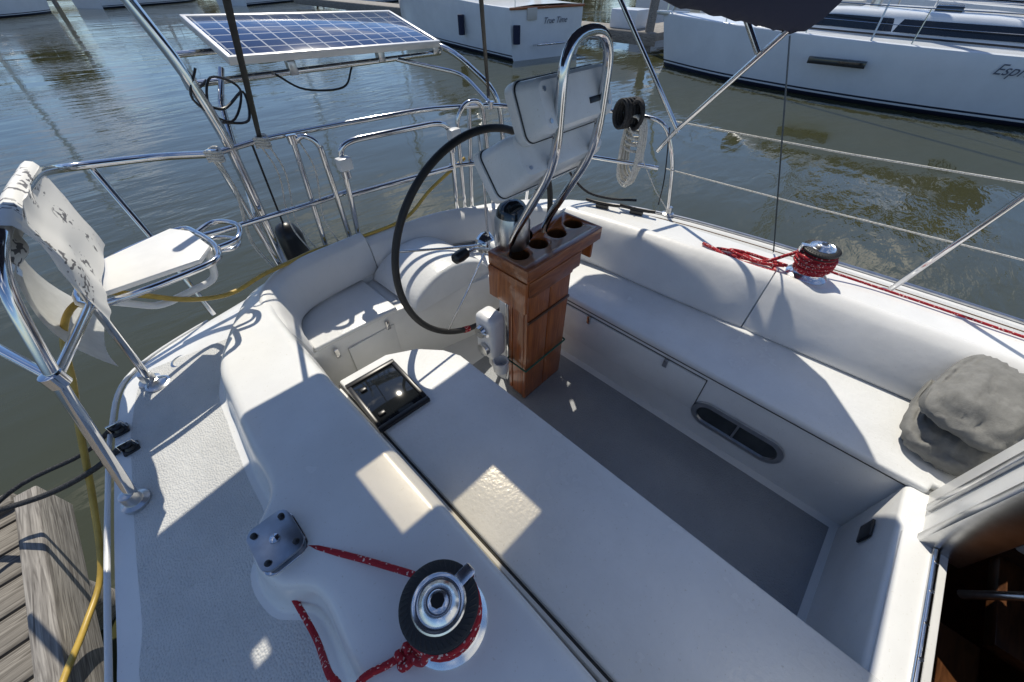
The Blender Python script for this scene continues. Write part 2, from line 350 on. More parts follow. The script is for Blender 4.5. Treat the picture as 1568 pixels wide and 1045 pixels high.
# ------------------------------------------------------------ winches
wcap=mat("polished_cap",(.85,.86,.87),.22,metal=1,noise_s=30,noise_a=.1)
def winch(loc,rz,tail=True):
    w=empty("winch",loc,rz)
    lathe("base",[(.092,0),(.092,.008),(.082,.016),(.072,.022),(.068,.028)],(0,0,0),wcap,w)
    lathe("drum",[(.066,.028),(.056,.045),(.052,.07),(.055,.10),(.066,.118),(.068,.122)],(0,0,0),wcap,w)
    lathe("self_tailer",[(.05,.120),(.078,.124),(.08,.130),(.066,.134),(.066,.140),(.08,.144),(.081,.152),(.072,.157),(.056,.158),(.056,.150)],(0,0,0),blkr,w,seg=48)
    g=[]
    for k in range(40):
        a=2*math.pi*k/40
        g.append(tube_geo([(.062*math.cos(a),.062*math.sin(a),.1572),(.077*math.cos(a+.12),.077*math.sin(a+.12),.1562)],.002,5))
    multi("tailer_ribs",g,blkr,w)
    lathe("cap",[(.056,.150),(.056,.160),(.053,.1635),(.048,.160),(.044,.160),(.036,.170),(.030,.1745),(.027,.172),(.024,.166),(.021,.166),(.020,.173),(.016,.175)],(0,0,0),wcap,w)
    lathe("socket",[(.0145,.1752),(.0145,.1760),(.001,.1760)],(0,0,0),blk,w,seg=8)
    box("feeder_arm",(.05,-.014,.156),(.088,.014,.161),wcap,w,bev=.002)
    box("feeder_tip",(.082,-.013,.125),(.09,.013,.158),wcap,w,bev=.003)
    return w
w1=winch((.03,.235,1.42),math.radians(0))
def helix(c,r,z0,z1,a0,turns,n=24):
    return [V((c[0]+r*math.cos(a0+2*math.pi*turns*i/(n*turns)),c[1]+r*math.sin(a0+2*math.pi*turns*i/(n*turns)),z0+(z1-z0)*i/(n*turns))) for i in range(int(n*turns)+1)]
rp=empty("jib_sheet")
c=(.03,.235)
hx=helix(c,.063,1.458,1.53,math.radians(62),3.35,26)
pts=[V((-.165,.69,1.405)),V((-.05,.50,1.425)),V((.035,.345,1.448))]
tube("sheet_lead",cr(pts,6)[:-1]+hx,.0078,redrope,rp,seg=8)
tube("outer_wrap",helix(c,.076,1.475,1.535,math.radians(-150),1.6,26),.0078,redrope,rp,seg=8)
tube("tailer_wrap",helix(c,.0735,1.5572,1.5575,math.radians(-80),.62,40),.0068,redrope,rp,seg=8)
end=hx[-1]
tube("sheet_tail",cr([end,V((-.045,.20,1.50)),V((-.06,.21,1.46)),V((-.075,.245,1.436)),V((-.11,.262,1.43)),V((-.17,.28,1.428)),V((-.22,.25,1.35)),V((-.23,.1,1.31))],6),.0078,redrope,rp,seg=8)
kn=[]
for i in range(40):
    t=i/39*2*math.pi
    kn.append(V((-.075+.012*math.sin(2*t)+.006*math.cos(3*t),.245+.013*math.cos(2*t)+.005*math.sin(t),1.437+.009*math.sin(3*t))))
tube("knot",kn,.0085,redrope,rp,seg=8,closed=True)
tube("sheet_to_block",cr([(-.195,.655,1.39),(-.212,.60,1.345),(-.215,.46,1.325),(-.205,.34,1.43),(-.2,.3,1.43),(-.2,.15,1.43)],6),.0078,redrope,rp,seg=8)
tb=empty("turning_block",(-.17,.675,1.375))
def rrect(hx_,hy,r,n=4,ph=0):
    out=[]
    for cx,cy,a0 in((hx_-r,hy-r,0),(-hx_+r,hy-r,90),(-hx_+r,-hy+r,180),(hx_-r,-hy+r,270)):
        for k in range(n+1):
            a=math.radians(a0+90*k/n);x=cx+r*math.cos(a);y=cy+r*math.sin(a)
            out.append((x*math.cos(ph)-y*math.sin(ph),x*math.sin(ph)+y*math.cos(ph)))
    return out
prism("base_plate",rrect(.056,.07,.03),.0,.048,gel,tb)
prism("lower_plate",rrect(.056,.07,.03),.048,.054,chrome,tb,bev=.002)
lathe("sheave",[(.035,.054),(.028,.062),(.035,.07)],(0,0,0),blk,tb)
prism("top_plate",rrect(.054,.068,.028),.070,.078,mat("brushed_steel",(.38,.41,.45),.3,metal=1,noise_s=40,noise_a=.15),tb,bev=.002)
for a,b in ((-.035,-.045),(.035,-.045),(-.035,.045),(.035,.045)):
    lathe("bolt",[(.008,.078),(.008,.082),(.004,.084)],(a,b,0),blk,tb,seg=12)
lathe("center_bolt",[(.013,.078),(.012,.083),(.004,.085)],(0,0,0),chrome,tb,seg=16)
W2=(2.18,.06)
w2=winch((W2[0],W2[1],1.38),2.0)
rp2=empty("genoa_sheet")
hx=helix(W2,.066,1.415,1.50,.5,5.2,22)
tube("wraps",hx,.009,redrope,rp2,seg=8)
tube("wraps_outer",helix(W2,.08,1.44,1.50,2.5,3.1,22),.009,redrope,rp2,seg=8)
tube("wraps_top",helix(W2,.07,1.50,1.51,1,2.1,22),.009,redrope,rp2,seg=8)
tube("tail",cr([hx[-1],(2.16,.17,1.46),(2.12,.26,1.40),(2.14,.38,1.392),(2.10,.48,1.392),(2.07,.44,1.392),(2.10,.33,1.395),(2.13,.22,1.395),(2.08,.19,1.394),(2.06,.33,1.392),(2.10,.56,1.392)],6),.0085,redrope,rp2,seg=8)
tube("tail_loop",cr([(2.15,.15,1.41),(2.17,.24,1.395),(2.15,.35,1.40),(2.11,.42,1.405),(2.09,.33,1.405),(2.1,.24,1.405),(2.14,.16,1.41)],6),.0085,redrope,rp2,seg=8)
tube("lead",cr([(2.23,.02,1.415),(2.28,-.2,1.395),(2.3,-.6,1.392),(2.32,-1.5,1.39)],4),.006,redrope,rp2,seg=8)
for i,(x,y) in enumerate(((2.22,1.02),(2.14,1.22))):
    cl=empty("deck_cleat",(x-.05,y,1.382),.3)
    tube("horns",cr([(0,-.11,.035),(0,-.05,.03),(0,.05,.03),(0,.11,.035)],4),.011,blk,cl,seg=8)
    box("foot",(-.015,-.04,0),(.015,.04,.026),blk,cl)
# ------------------------------------------------------------ pedestal group
ped=empty("steering_pedestal")
lathe("column",[(.13,.70),(.125,.73),(.085,.78),(.075,1.0),(.075,1.5),(.09,1.56),(.09,1.6)],(1.17,1.12,0),plast,ped)
lathe("compass_binnacle",[(.075,1.6),(.078,1.63),(.078,1.72),(.07,1.74),(.066,1.76),(.05,1.785),(.02,1.80)],(1.11,1.07,0),glassd,ped,mats=[alu,glassd],midx=[0,0,0,1,1,1])
gp=fil([(1.06,1.05,.72),(1.06,1.05,1.62),(1.06,.82,2.02),(1.06,.82,2.36),(1.29,.82,2.36),(1.29,.82,2.02),(1.29,1.05,1.62),(1.29,1.05,.72)],.11,8)
tube("guard_rail",gp,.0165,chrome,ped,seg=14)
eb=box("engine_control",(.92,1.03,.98),(1.03,1.16,1.26),plast,ped,bev=.03,seg=4)
lathe("throttle_hub",[(.03,0),(.035,.01),(.03,.03)],(.92,1.09,1.18),chrome,ped,rot=(0,-math.pi/2,0))
tube("throttle_lever",[(.895,1.09,1.18),(.885,1.02,1.21)],.008,chrome,ped)
lathe("drink_holder",[(.04,0),(.042,.07),(.036,.07),(.034,.01)],(.95,1.0,.93),plast,ped)
lathe("key_panel",[(.035,0),(.035,.02),(.02,.024)],(.915,1.08,1.06),alu,ped,rot=(0,-math.pi/2,0))
tube("control_cables",cr([(1.0,1.12,.98),(1.0,1.13,.85),(1.06,1.14,.76),(1.1,1.15,.72)],5),.012,plast,ped)
# wheel
wh=empty("steering_wheel",(1.19,1.35,1.46))
R=.53
tube("rim",[(R*math.cos(2*math.pi*k/96),0,R*math.sin(2*math.pi*k/96)) for k in range(96)],.0165,blkr,wh,seg=12,closed=True)
g=[]
for k in range(5):
    a=2*math.pi*k/5+math.radians(-126)
    g.append(tube_geo([(.04*math.cos(a),-.03,.04*math.sin(a)),(.3*math.cos(a),-.02,.3*math.sin(a)),(R*math.cos(a),0,R*math.sin(a))],.006,8))
multi("spokes",g,chrome,wh)
lathe("hub",[(.055,-.02),(.06,0),(.045,.03),(.03,.05),(.012,.055)],(0,-.01,0),chrome,wh,rot=(math.pi/2,0,0))
tube("shaft",[(0,0,0),(0,-.2,0)],.03,plast,wh)
a=math.radians(-112)
tube("wheel_marker",[(R*math.cos(a+k*.02),0,R*math.sin(a+k*.02)) for k in range(5)],.019,redrope,wh)
tube("brake_handle",fil([(-.0,-.12,.0),(-.18,-.14,.10),(-.22,-.14,.10)],.02),.007,chrome,wh)
lathe("brake_knob",[(.005,-.05),(.024,-.035),(.028,0),(.024,.035),(.005,.05)],(-.27,-.14,.10),blk,wh,rot=(0,math.pi/2,.1),seg=20)
def pod(name,loc,rot,w,d,h,ws):
    e=empty(name,loc);e.rotation_euler=rot
    def rr(wx,hz,y,r,n=6,dz=0):
        out=[]
        for cx,cz,a0 in((wx-r,hz-r,0),(-wx+r,hz-r,90),(-wx+r,-hz+r,180),(wx-r,-hz+r,270)):
            for k in range(n+1):
                a=math.radians(a0+90*k/n);out.append(V((cx+r*math.cos(a),y,cz+r*math.sin(a)+dz)))
        return out
    secs=[rr(w*.38,h*.30,-d*.5,.02),rr(w*.41,h*.36,-d*.49,.025),rr(w*.44,h*.42,-d*.40,.03),rr(w*.485,h*.47,-.012,.03),rr(w*.485,h*.47,-.006,.03),rr(w*.5,h*.5,-.004,.03),rr(w*.5,h*.5,.02,.03),rr(w*.49,h*.49,.035,.028)]
    n=len(secs[0]);vs=[];fs=[]
    for s in secs:vs+=s
    for i in range(len(secs)-1):
        for k in range(n):fs.append((i*n+k,i*n+(k+1)%n,(i+1)*n+(k+1)%n,(i+1)*n+k))
    fs.append(tuple(range(n)));fs.append(tuple((len(secs)-1)*n+k for k in range(n)))
    mk("housing",vs,fs,ws,e,ang=25)
    tube("gasket",[p for p in rr(w*.488,h*.475,-.009,.03)],.0025,blk,e,seg=6,closed=True)
    for sx in(-1,1):
        for sz in(-1,1):
            lathe("screw",[(.007,0),(.007,.004)],(sx*w*.36,-d*.495,sz*h*.24),alu,e,rot=(math.pi/2,0,0),seg=10)
    mk("display",rr(w*.44,h*.42,.037,.01),[tuple(range(n))],glassd,e,smooth=False)
    return e
p1=pod("chartplotter",(1.175,.905,2.165),(math.radians(-24),0,0),.43,.15,.18,plast)
box("label",(.05,-.0785,-.03),(.12,-.0745,-.012),blk,p1,bev=.001)
p2=pod("instrument_pod",(1.16,.99,1.97),(math.radians(-38),0,0),.52,.28,.18,plast)
# teak table
tt=empty("folding_cockpit_table")
box("leaf_left",(1.02,.885,.71),(1.173,.907,1.44),teak,tt,bev=.003)
box("leaf_right",(1.177,.885,.71),(1.33,.907,1.44),teak,tt,bev=.003)
box("back_leaf_left",(1.02,.985,.73),(1.173,1.007,1.44),teak,tt,bev=.003)
box("back_leaf_right",(1.177,.985,.73),(1.33,1.007,1.44),teak,tt,bev=.003)
box("side_frame",(1.022,.909,.72),(1.044,.983,1.44),teak,tt,bev=.003)
box("side_frame_right",(1.306,.909,.72),(1.328,.983,1.44),teak,tt,bev=.003)
box("hinge_rail",(1.035,.87,1.435),(1.325,.99,1.50),teakx,tt,bev=.006)
box("batten",(1.02,.876,1.28),(1.33,.886,1.295),cabw,tt,bev=.002)
tube("retaining_cord",fil([(1.01,.875,.96),(1.34,.875,.97),(1.345,1.015,.97),(1.01,1.015,.96),(1.01,.875,.96)],.01,3),.005,mat("green_cord",(.02,.10,.06),.8),tt,seg=6)
ch=empty("cup_holder")
bd=box("top_board",(.99,.865,1.535),(1.52,1.105,1.60),teakx,ch,bev=.005,seg=3)
cut=[]
for x in (1.065,1.19,1.32,1.445):
    bm=bmesh.new();bmesh.ops.create_cone(bm,cap_ends=True,segments=32,radius1=.047,radius2=.047,depth=.12)
    me=bpy.data.meshes.new("cut");bm.to_mesh(me);bm.free()
    o=bpy.data.objects.new("cut",me);o.location=(x,.985,1.60);link(o);cut.append(o)
    md=bd.modifiers.new("b",'BOOLEAN');md.object=o;md.operation='DIFFERENCE';md.solver='EXACT'
bpy.context.view_layer.update()
dg=bpy.context.evaluated_depsgraph_get()
nm=bpy.data.meshes.new_from_object(bd.evaluated_get(dg));bd.modifiers.clear();bd.data=nm
for o in cut:bpy.data.objects.remove(o)
for x in (1.065,1.19,1.32,1.445):
    lathe("cup_liner",[(.046,.0),(.046,.052),(.0455,.052),(.0445,.003)],(x,.985,1.541),cabw,ch,seg=24)
box("end_panel",(.984,.868,1.37),(1.006,1.10,1.536),teak,ch,bev=.003)
box("end_panel_right",(1.503,.90,1.42),(1.52,1.09,1.536),teak,ch,bev=.003)
box("front_rail",(1.0,.860,1.46),(1.36,.878,1.538),teakx,ch,bev=.003)
ht=empty("deck_hatch",(.37,1.115,1.147));ht.rotation_euler=(math.radians(2),0,math.radians(-3))
for a,b in (((-.12,-.155,0),(.12,-.13,.022)),((-.12,.13,0),(.12,.155,.022)),((-.12,-.13,0),(-.1,.13,.022)),((.1,-.13,0),(.12,.13,.022))):
    box("frame",a,b,blk,ht,bev=.005)
box("lens",(-.1,-.13,.004),(.1,.13,.014),glassd,ht,bev=.001)
for y in(-.08,.08): box("handle",(-.085,y-.01,.014),(-.055,y+.01,.024),blk,ht,bev=.004)
# ------------------------------------------------------------ stern rails
sr=empty("stern_rail")
def rail(name,pts,r=.0135,f=.05):
    tube(name,fil(pts,f,5),r,chrome,sr,seg=12)
rail("forward_post",[(-.47,1.25,1.245),(-.355,1.28,1.74),(-.285,1.33,2.0),(-.22,1.45,2.07),(-.21,1.75,2.02),(-.16,2.05,2.0),(-.12,2.33,1.93),(.19,2.32,1.9),(.37,2.18,1.9)],.0155,.1)
rail("outboard_tube",[(-.355,1.28,1.74),(-.5,1.65,1.78),(-.6,2.0,1.8)])
rail("perch_strut",[(-.355,1.28,1.74),(-.25,1.71,1.69)])
rail("aft_post",[(-.31,1.82,1.24),(-.25,1.70,1.69),(-.21,1.72,2.02)],.0135,.03)
rail("outer_brace",[(-.03,2.36,1.92),(.0,2.2,1.6),(.02,2.1,1.24)])
rail("top_rail",[(.37,2.18,1.9),(.59,2.21,1.905),(.95,2.15,1.91),(1.4,2.03,1.92),(1.78,1.90,1.90),(2.0,1.72,1.87),(2.3,1.55,1.85),(2.46,1.35,1.83),(2.45,1.1,1.83),(2.52,1.02,1.6),(2.6,.99,1.24)],.0125,.09)
rail("mid_rail",[(.0,2.17,1.6),(.25,2.13,1.6),(.65,2.10,1.6),(.87,2.10,1.6)])
rail("mid_rail_port",[(1.5,1.99,1.6),(1.61,1.93,1.6),(2.21,1.56,1.6),(2.5,1.1,1.55)])
rail("gate_left",[(.86,2.12,1.24),(.86,2.05,1.6),(.86,2.02,1.84),(.92,2.01,1.87),(1.42,1.93,1.87),(1.49,1.93,1.83),(1.55,2.02,1.24)],.0145,.06)
rail("gate_mid",[(.86,2.05,1.6),(1.5,1.96,1.6)],.0145)
rail("gate_post",[(.82,2.13,1.24),(.79,2.06,1.86)],.0145)
rail("post_a",[(.66,2.12,1.24),(.70,2.13,1.9)])
rail("corner_post",[(.40,2.08,1.24),(.37,2.18,1.9)])
rail("post_b",[(1.62,1.95,1.24),(1.66,1.95,1.9)])
rail("post_c",[(1.98,1.78,1.24),(2.0,1.72,1.87)])
rail("loop_left",[(.70,2.13,1.88),(.74,2.1,1.92),(.79,2.06,1.88),(.80,2.08,1.6),(.81,2.12,1.24)],.0125,.05)
rail("loop_right",[(1.58,1.97,1.3),(1.56,1.95,1.86),(1.62,1.93,1.94),(1.72,1.9,1.93),(1.76,1.88,1.3)],.0125,.06)
for p in ((-.47,1.25,1.245),(-.31,1.82,1.24),(.40,2.08,1.24),(2.6,.99,1.24),(2.48,-.27,1.25),(.86,2.12,1.24),(1.55,2.02,1.24)):
    lathe("stanchion_base",[(.04,-.006),(.04,.006),(.026,.012),(.022,.05),(.017,.052)],p,alu,sr,seg=24)
for p in ((.86,2.02,1.72),(1.49,1.93,1.72),(.37,2.18,1.9),(.70,2.13,1.9),(-.355,1.28,1.74),(2.0,1.72,1.87),(1.78,1.9,1.9)):
    lathe("clamp",[(.016,-.02),(.024,-.018),(.024,.018),(.016,.02)],p,chrome,sr,seg=16)
for p in ((.86,2.0,1.78),(1.5,1.91,1.80)):
    box("hinge_bracket",(p[0]-.04,p[1]-.03,p[2]-.03),(p[0]+.03,p[1]+.02,p[2]+.03),plast,sr,bev=.008)
ps=empty("stern_perch_seat")
prism("seat_board",[(-.25,1.70),(-.20,1.94),(.07,2.04),(.12,1.96),(.14,1.77),(.08,1.69)],1.695,1.715,board,ps,bev=.006)
tube("rim_tube",cr([(-.26,1.69,1.69),(-.21,1.95,1.69),(.08,2.06,1.69),(.14,1.97,1.69),(.155,1.77,1.69),(.08,1.675,1.69)],5,True),.012,chrome,ps,closed=True)
tube("grab_loop",cr([(.13,1.97,1.69),(.22,2.0,1.70),(.28,1.9,1.70),(.24,1.8,1.69),(.15,1.8,1.68)],6),.011,chrome,ps)
tube("grab_loop_inner",cr([(.14,1.95,1.66),(.2,1.96,1.65),(.25,1.88,1.65),(.22,1.82,1.65),(.15,1.82,1.66)],6),.009,chrome,ps)
tube("support",fil([(-.24,1.72,1.69),(-.12,1.84,1.52),(.10,1.88,1.52),(.13,1.80,1.69)],.05),.014,plast,ps)
# printed cloth
pm=mat("printed_cloth",(.72,.715,.69),.8);nt=pm.node_tree;N=nt.nodes;b=N["Principled BSDF"]
tc=N.new("ShaderNodeTexCoord");mp=N.new("ShaderNodeMapping");mp.inputs["Scale"].default_value=(8,34,60)
v=N.new("ShaderNodeTexNoise");v.inputs["Scale"].default_value=1.2;v.inputs["Detail"].default_value=1
n_=N.new("ShaderNodeTexNoise");n_.inputs["Scale"].default_value=9;n_.inputs["Detail"].default_value=0
r=N.new("ShaderNodeValToRGB");r.color_ramp.interpolation='CONSTANT';r.color_ramp.elements[0].color=(0,0,0,1);r.color_ramp.elements[1].position=.56;r.color_ramp.elements[1].color=(1,1,1,1)
r2=N.new("ShaderNodeValToRGB");r2.color_ramp.elements[0].position=.56;r2.color_ramp.elements[1].position=.6
mu=N.new("ShaderNodeMath");mu.operation='MULTIPLY'
mx=N.new("ShaderNodeMix");mx.data_type='RGBA';mx.inputs[6].default_value=(.72,.715,.69,1);mx.inputs[7].default_value=(.14,.14,.15,1)
L_=nt.links
L_.new(tc.outputs["Object"],mp.inputs[0]);L_.new(mp.outputs[0],v.inputs["Vector"]);L_.new(tc.outputs["Object"],n_.inputs["Vector"])
L_.new(v.outputs[0],r.inputs[0]);L_.new(n_.outputs[0],r2.inputs[0]);L_.new(r.outputs[0],mu.inputs[0]);L_.new(r2.outputs[0],mu.inputs[1]);L_.new(mu.outputs[0],mx.inputs[0]);L_.new(mx.outputs[2],b.inputs["Base Color"])
def cloth(name,top,drop_in,drop_out,mt,amp=.02):
    P=cr(top,8);rows=[]
    for i,p in enumerate(P):
        s=i/(len(P)-1);row=[]
        for k in range(9):
            q=k/8;row.append(p+V((.022+.03*(1-q)+drop_in[0]*(1-q),0,-drop_in[1]*(1-q)))+V((amp*noise.noise(V((s*4,q*3,1))),amp*noise.noise(V((s*5,q*2,5))),0)))
        for k in range(5):
            a=math.pi*k/4;row.append(p+V((.022*math.cos(a),0,.022*math.sin(a))))
        for k in range(1,9):
            q=k/8;row.append(p+V((-.022-drop_out[0]*q,0,-drop_out[1]*q))+V((amp*noise.noise(V((s*4,q*3,11))),0,0)))
        rows.append(row)
    return grid(name,rows,[mt],None,ang=60)
cl=cloth("draped_towel",[(-.23,1.42,2.045),(-.215,1.52,2.055),(-.21,1.75,2.03),(-.165,2.08,2.01)],(-.03,.30),(.02,.10),pm)
mesh=mat("white_mesh",(.6,.61,.6),.7,noise_s=20,noise_a=.15,bump=.5,bump_s=300)
rows=[[V((-.30-.06*math.sin(q*3)+.012*math.sin(6*s+3*q),1.52+.45*s+.08*q,1.92-.42*q)) for q in [k/10 for k in range(11)]] for s in [k/14 for k in range(15)]]
grid("weather_cloth",rows,[mesh],None,ang=60)
# solar panel
sp=empty("solar_panel")
cell=bpy.data.materials.new("solar_cells");cell.use_nodes=True;nt=cell.node_tree;N=nt.nodes;b=N["Principled BSDF"]
b.inputs["Roughness"].default_value=.1;b.inputs["Coat Weight"].default_value=.4
tc=N.new("ShaderNodeTexCoord");br=N.new("ShaderNodeTexBrick");br.offset=0;br.inputs["Scale"].default_value=1
br.inputs["Color1"].default_value=(.02,.04,.11,1);br.inputs["Color2"].default_value=(.03,.055,.14,1);br.inputs["Mortar"].default_value=(.45,.47,.5,1)
br.inputs["Brick Width"].default_value=.09;br.inputs["Row Height"].default_value=.078;br.inputs["Mortar Size"].default_value=.004
nt.links.new(tc.outputs["Object"],br.inputs["Vector"]);nt.links.new(br.outputs[0],b.inputs["Base Color"])
sp.location=(1.19,2.54,2.235);sp.rotation_euler=(math.radians(13),math.radians(2),0)
W=.555;H=.235
box("glass",(-W,-H,-.005),(W,H,.008),cell,sp,bev=.001)
fr=mat("panel_frame",(.7,.7,.7),.35,metal=.3)
box("frame_front",(-W-.02,-H-.02,-.02),(W+.02,-H,.014),fr,sp);box("frame_back",(-W-.02,H,-.02),(W+.02,H+.02,.014),fr,sp)
box("frame_left",(-W-.02,-H,-.02),(-W,H,.014),fr,sp);box("frame_right",(W,-H,-.02),(W+.02,H,.014),fr,sp)
ar=empty("solar_panel_arch")
tube("starboard_pole",fil([(.44,2.2,1.1),(.45,2.2,1.95),(.42,2.22,2.2),(.35,2.25,2.46)],.1),.022,chrome,ar,seg=14)
tube("starboard_pole_inner",[(.40,2.2,1.5),(.52,2.32,2.05),(.6,2.4,2.16)],.012,chrome,ar)
tube("cross_tube",[(.48,2.38,2.12),(1.82,2.38,2.10)],.014,chrome,ar)
tube("cross_tube_aft",[(.48,2.7,2.19),(1.82,2.7,2.17)],.014,chrome,ar)
tube("port_pole",fil([(2.05,2.0,1.1),(2.0,2.05,1.9),(1.85,2.3,2.12),(1.75,2.6,2.17)],.12),.017,chrome,ar,seg=12)
tube("port_brace",fil([(1.8,1.92,1.9),(1.8,2.15,2.02),(1.5,2.38,2.10)],.08),.012,chrome,ar)
tube("wiring",cr([(.5,2.3,2.14),(.42,2.25,2.1),(.5,2.25,2.04),(.62,2.3,2.08),(.58,2.25,1.98),(.46,2.22,2.0)],6),.006,blk,ar,seg=6)
tube("wiring_loop",cr([(.46,2.2,2.2),(.40,2.2,2.1),(.5,2.2,2.0),(.6,2.25,2.1),(.5,2.22,2.16),(.44,2.2,2.05),(.47,2.2,1.9)],6),.005,blk,ar,seg=6)
tube("wiring_aft",cr([(.8,2.35,2.12),(.9,2.3,2.05),(1.1,2.3,2.03),(1.2,2.35,2.1)],6),.005,blk,ar,seg=6)
for x in(.45,.9,1.4,1.78):
    box("bracket",(x-.02,2.36,2.10),(x+.02,2.40,2.16),alu,ar)
def strap(name,a,b,w=.018,m=blk):
    o=tube(name,[a,V(a).lerp(V(b),.5),b],w,m,None,seg=8,flat=.15);return o
strap("bimini_strap",(.36,1.02,2.72),(.58,2.19,1.92),.010)
strap("bimini_strap",(1.18,1.30,2.64),(1.79,1.92,1.93),.009)
strap("bimini_strap",(2.3,.59,2.28),(2.30,.25,1.38),.012)
for i,(x,y) in enumerate(((.36,2.16),(.57,2.2),(.60,2.19),(.35,2.15),(.72,2.12))):
    tube("hanging_line",cr([(x,y,1.9),(x+.02,y-.03,1.75),(x-.02,y-.02,1.5),(x+.03,y-.04,1.3),(x+.05,y-.05,1.2)],5),.004,whiterope,None,seg=6)
g=[]
for x,y in ((.37,2.17),(.585,2.2)):
    for k in range(4):
        g.append(tube_geo([(x+.03*math.cos(t),y+.03*math.sin(t),1.90+.012*k-.02+.006*math.sin(2*t)) for t in [j*math.pi/6 for j in range(12)]],.006,6,True))
multi("line_lashing",g,whiterope)
fd=empty("fender",(.56,2.36,1.02))
lathe("body",[(.01,-.02),(.05,.0),(.075,.06),(.075,.34),(.05,.40),(.02,.42)],(0,0,0),blk,fd)
tube("lanyard",[(0,0,.42),(-.02,-.16,.88)],.005,blackrope,fd,seg=6)
cl=empty("rope_coil",(2.44,1.28,1.80))
g=[]
for i in range(9):
    o=i*.009-.036;q=.03*math.sin(i*2.1)
    g.append(tube_geo(cr([(o,.03,.02),(o+.012,.06+q*.4,-.10),(o*1.3,.04+q*.3,-.30-q),(o*1.3,-.02,-.36-q),(o*1.3,-.06+q*.2,-.28-q),(o,-.06-q*.3,-.10),(o,-.03,.02)],6,True),.008,7,True))
multi("loops",g,whiterope,cl)
tube("wrap",[(.05*math.cos(t*.7),.05*math.sin(t*.7),-.03-.004*t) for t in range(36)],.008,whiterope,cl,seg=7)
rl=empty("line_reel",(2.40,1.32,1.84))
g=[]
for i in range(9):
    a=i*.5;g.append(tube_geo(cr([(.05*math.sin(a),.045*math.cos(t)+.01*i-.04,.075*math.sin(t)) for t in [k*math.pi/4 for k in range(8)]],3,True),.012,7,True))
multi("wound_line",g,blackrope,rl)
tube("garden_hose",cr([(1.62,1.98,1.62),(1.35,2.0,1.5),(1.15,2.03,1.37),(.85,2.05,1.355),(.6,2.06,1.375),(.45,2.03,1.385),(.28,1.95,1.42),(.12,1.87,1.44),(-.02,1.84,1.50),(-.14,1.82,1.60),(-.22,1.80,1.665),(-.31,1.76,1.67),(-.385,1.74,1.585),(-.45,1.70,1.45),(-.53,1.66,1.3),(-.68,1.60,1.0),(-.80,1.46,.80),(-.875,1.30,.79),(-.91,1.12,.86),(-.98,.9,.90)],8),.0105,hosem,None,seg=10)
tube("dock_line",cr([(-.44,1.50,1.27),(-.6,1.6,1.15),(-.8,1.76,1.02),(-1.05,1.95,.93)],6),.011,blackrope,None,seg=8)
tube("dock_line",cr([(-.45,1.62,1.27),(-.62,1.75,1.12),(-.9,1.9,1.0),(-1.15,1.8,.93)],6),.009,blackrope,None,seg=8)
ll=empty("lifelines")
tube("upper",[(2.45,1.08,1.84),(2.5,.2,1.85),(2.55,-.405,1.866),(2.6,-1.8,1.87)],.004,whiterope,ll,seg=8)
tube("lower",[(2.5,1.05,1.56),(2.55,.2,1.56),(2.6,-.6,1.57),(2.65,-1.8,1.58)],.004,whiterope,ll,seg=8)
tube("diagonal",cr([(2.47,1.08,1.80),(2.4,1.0,1.55),(2.3,.95,1.42)],4),.004,blackrope,ll,seg=6)
tube("drooping_hose",cr([(2.12,1.55,1.84),(2.05,1.5,1.6),(2.1,1.38,1.45),(2.2,1.25,1.40),(2.3,1.1,1.40)],5),.008,blackrope,ll,seg=7)
tube("diagonal_white",[(2.30,1.25,1.80),(2.42,1.05,1.45),(2.55,.95,1.26)],.003,whiterope,ll,seg=6)
# bimini
bi=empty("bimini")
def xmax(y):
    T=[(.25,1.9),(.3,2.0),(.37,2.15),(.46,2.30),(.67,2.40),(.85,2.44),(1.2,2.46),(1.57,2.45),(1.8,2.40),(1.87,2.3)]
    for (a,b),(c,d) in zip(T,T[1:]):
        if a<=y<=c:return b+(d-b)*(y-a)/(c-a)
    return 2.3
xs=sorted(set([-.2+.1*i for i in range(4)]+[.205,.24,.3,.4,.5,.57,.65,.75,.85,.95,1.02,1.08,1.2,1.3,1.4,1.5]))
us=[i/20 for i in range(1,21)]
ys=[.25,.3,.37,.42,.46,.5,.55,.6,.65,.7,.76,.82,.9,1.0,1.08,1.17,1.22,1.28,1.31,1.345,1.41,1.5,1.57,1.65,1.73,1.79,1.83,1.87]
P0=V((2.32,.60));P1=V((1.45,1.17));PD=(P1-P0);PL=PD.length;PD.normalize()
def zc(x,y):
    q=V((x,y))-P0;s_=q.dot(PD)/PL;pr=q.x*PD.y-q.y*PD.x
    amp=.34*(1-.35*max(0,s_)) if s_<.6 else .34*.79*max(0,1-(s_-.6)/.5)
    if s_<0:amp=.34*math.exp(-(s_/.3)**2)
    return 2.62+.05*math.sin(3.1*max(0,x)/2.3)-amp*math.exp(-(pr/.22)**2)
rows=[]
for y in ys:
    xx=xs+[1.5+u*(xmax(y)-1.5) for u in us]
    rows.append([V((x,y,zc(x,y))) for x in xx])
vs=[];fs=[];m=len(rows[0]);wv=[]
for r in rows:vs+=r
for i in range(len(rows)-1):
    for k in range(m-1):
        cxm=(rows[i][k].x+rows[i][k+1].x)/2;cy=(ys[i]+ys[i+1])/2
        f=(i*m+k,i*m+k+1,(i+1)*m+k+1,(i+1)*m+k)
        if .57<cxm<1.08 and 1.17<cy<1.41:wv.append(f);continue
        if .205<cxm<.24 and 1.31<cy<1.345:continue
        if 1.93<cxm<2.02 and 1.73<cy<1.79:continue
        fs.append(f)
mk("canvas",vs,fs,navy,bi,ang=60)
cv=bpy.data.materials.new("clear_vinyl");cv.use_nodes=True;nt=cv.node_tree;N=nt.nodes
tr=N.new("ShaderNodeBsdfTransparent");tr.inputs[0].default_value=(.55,.5,.4,1)
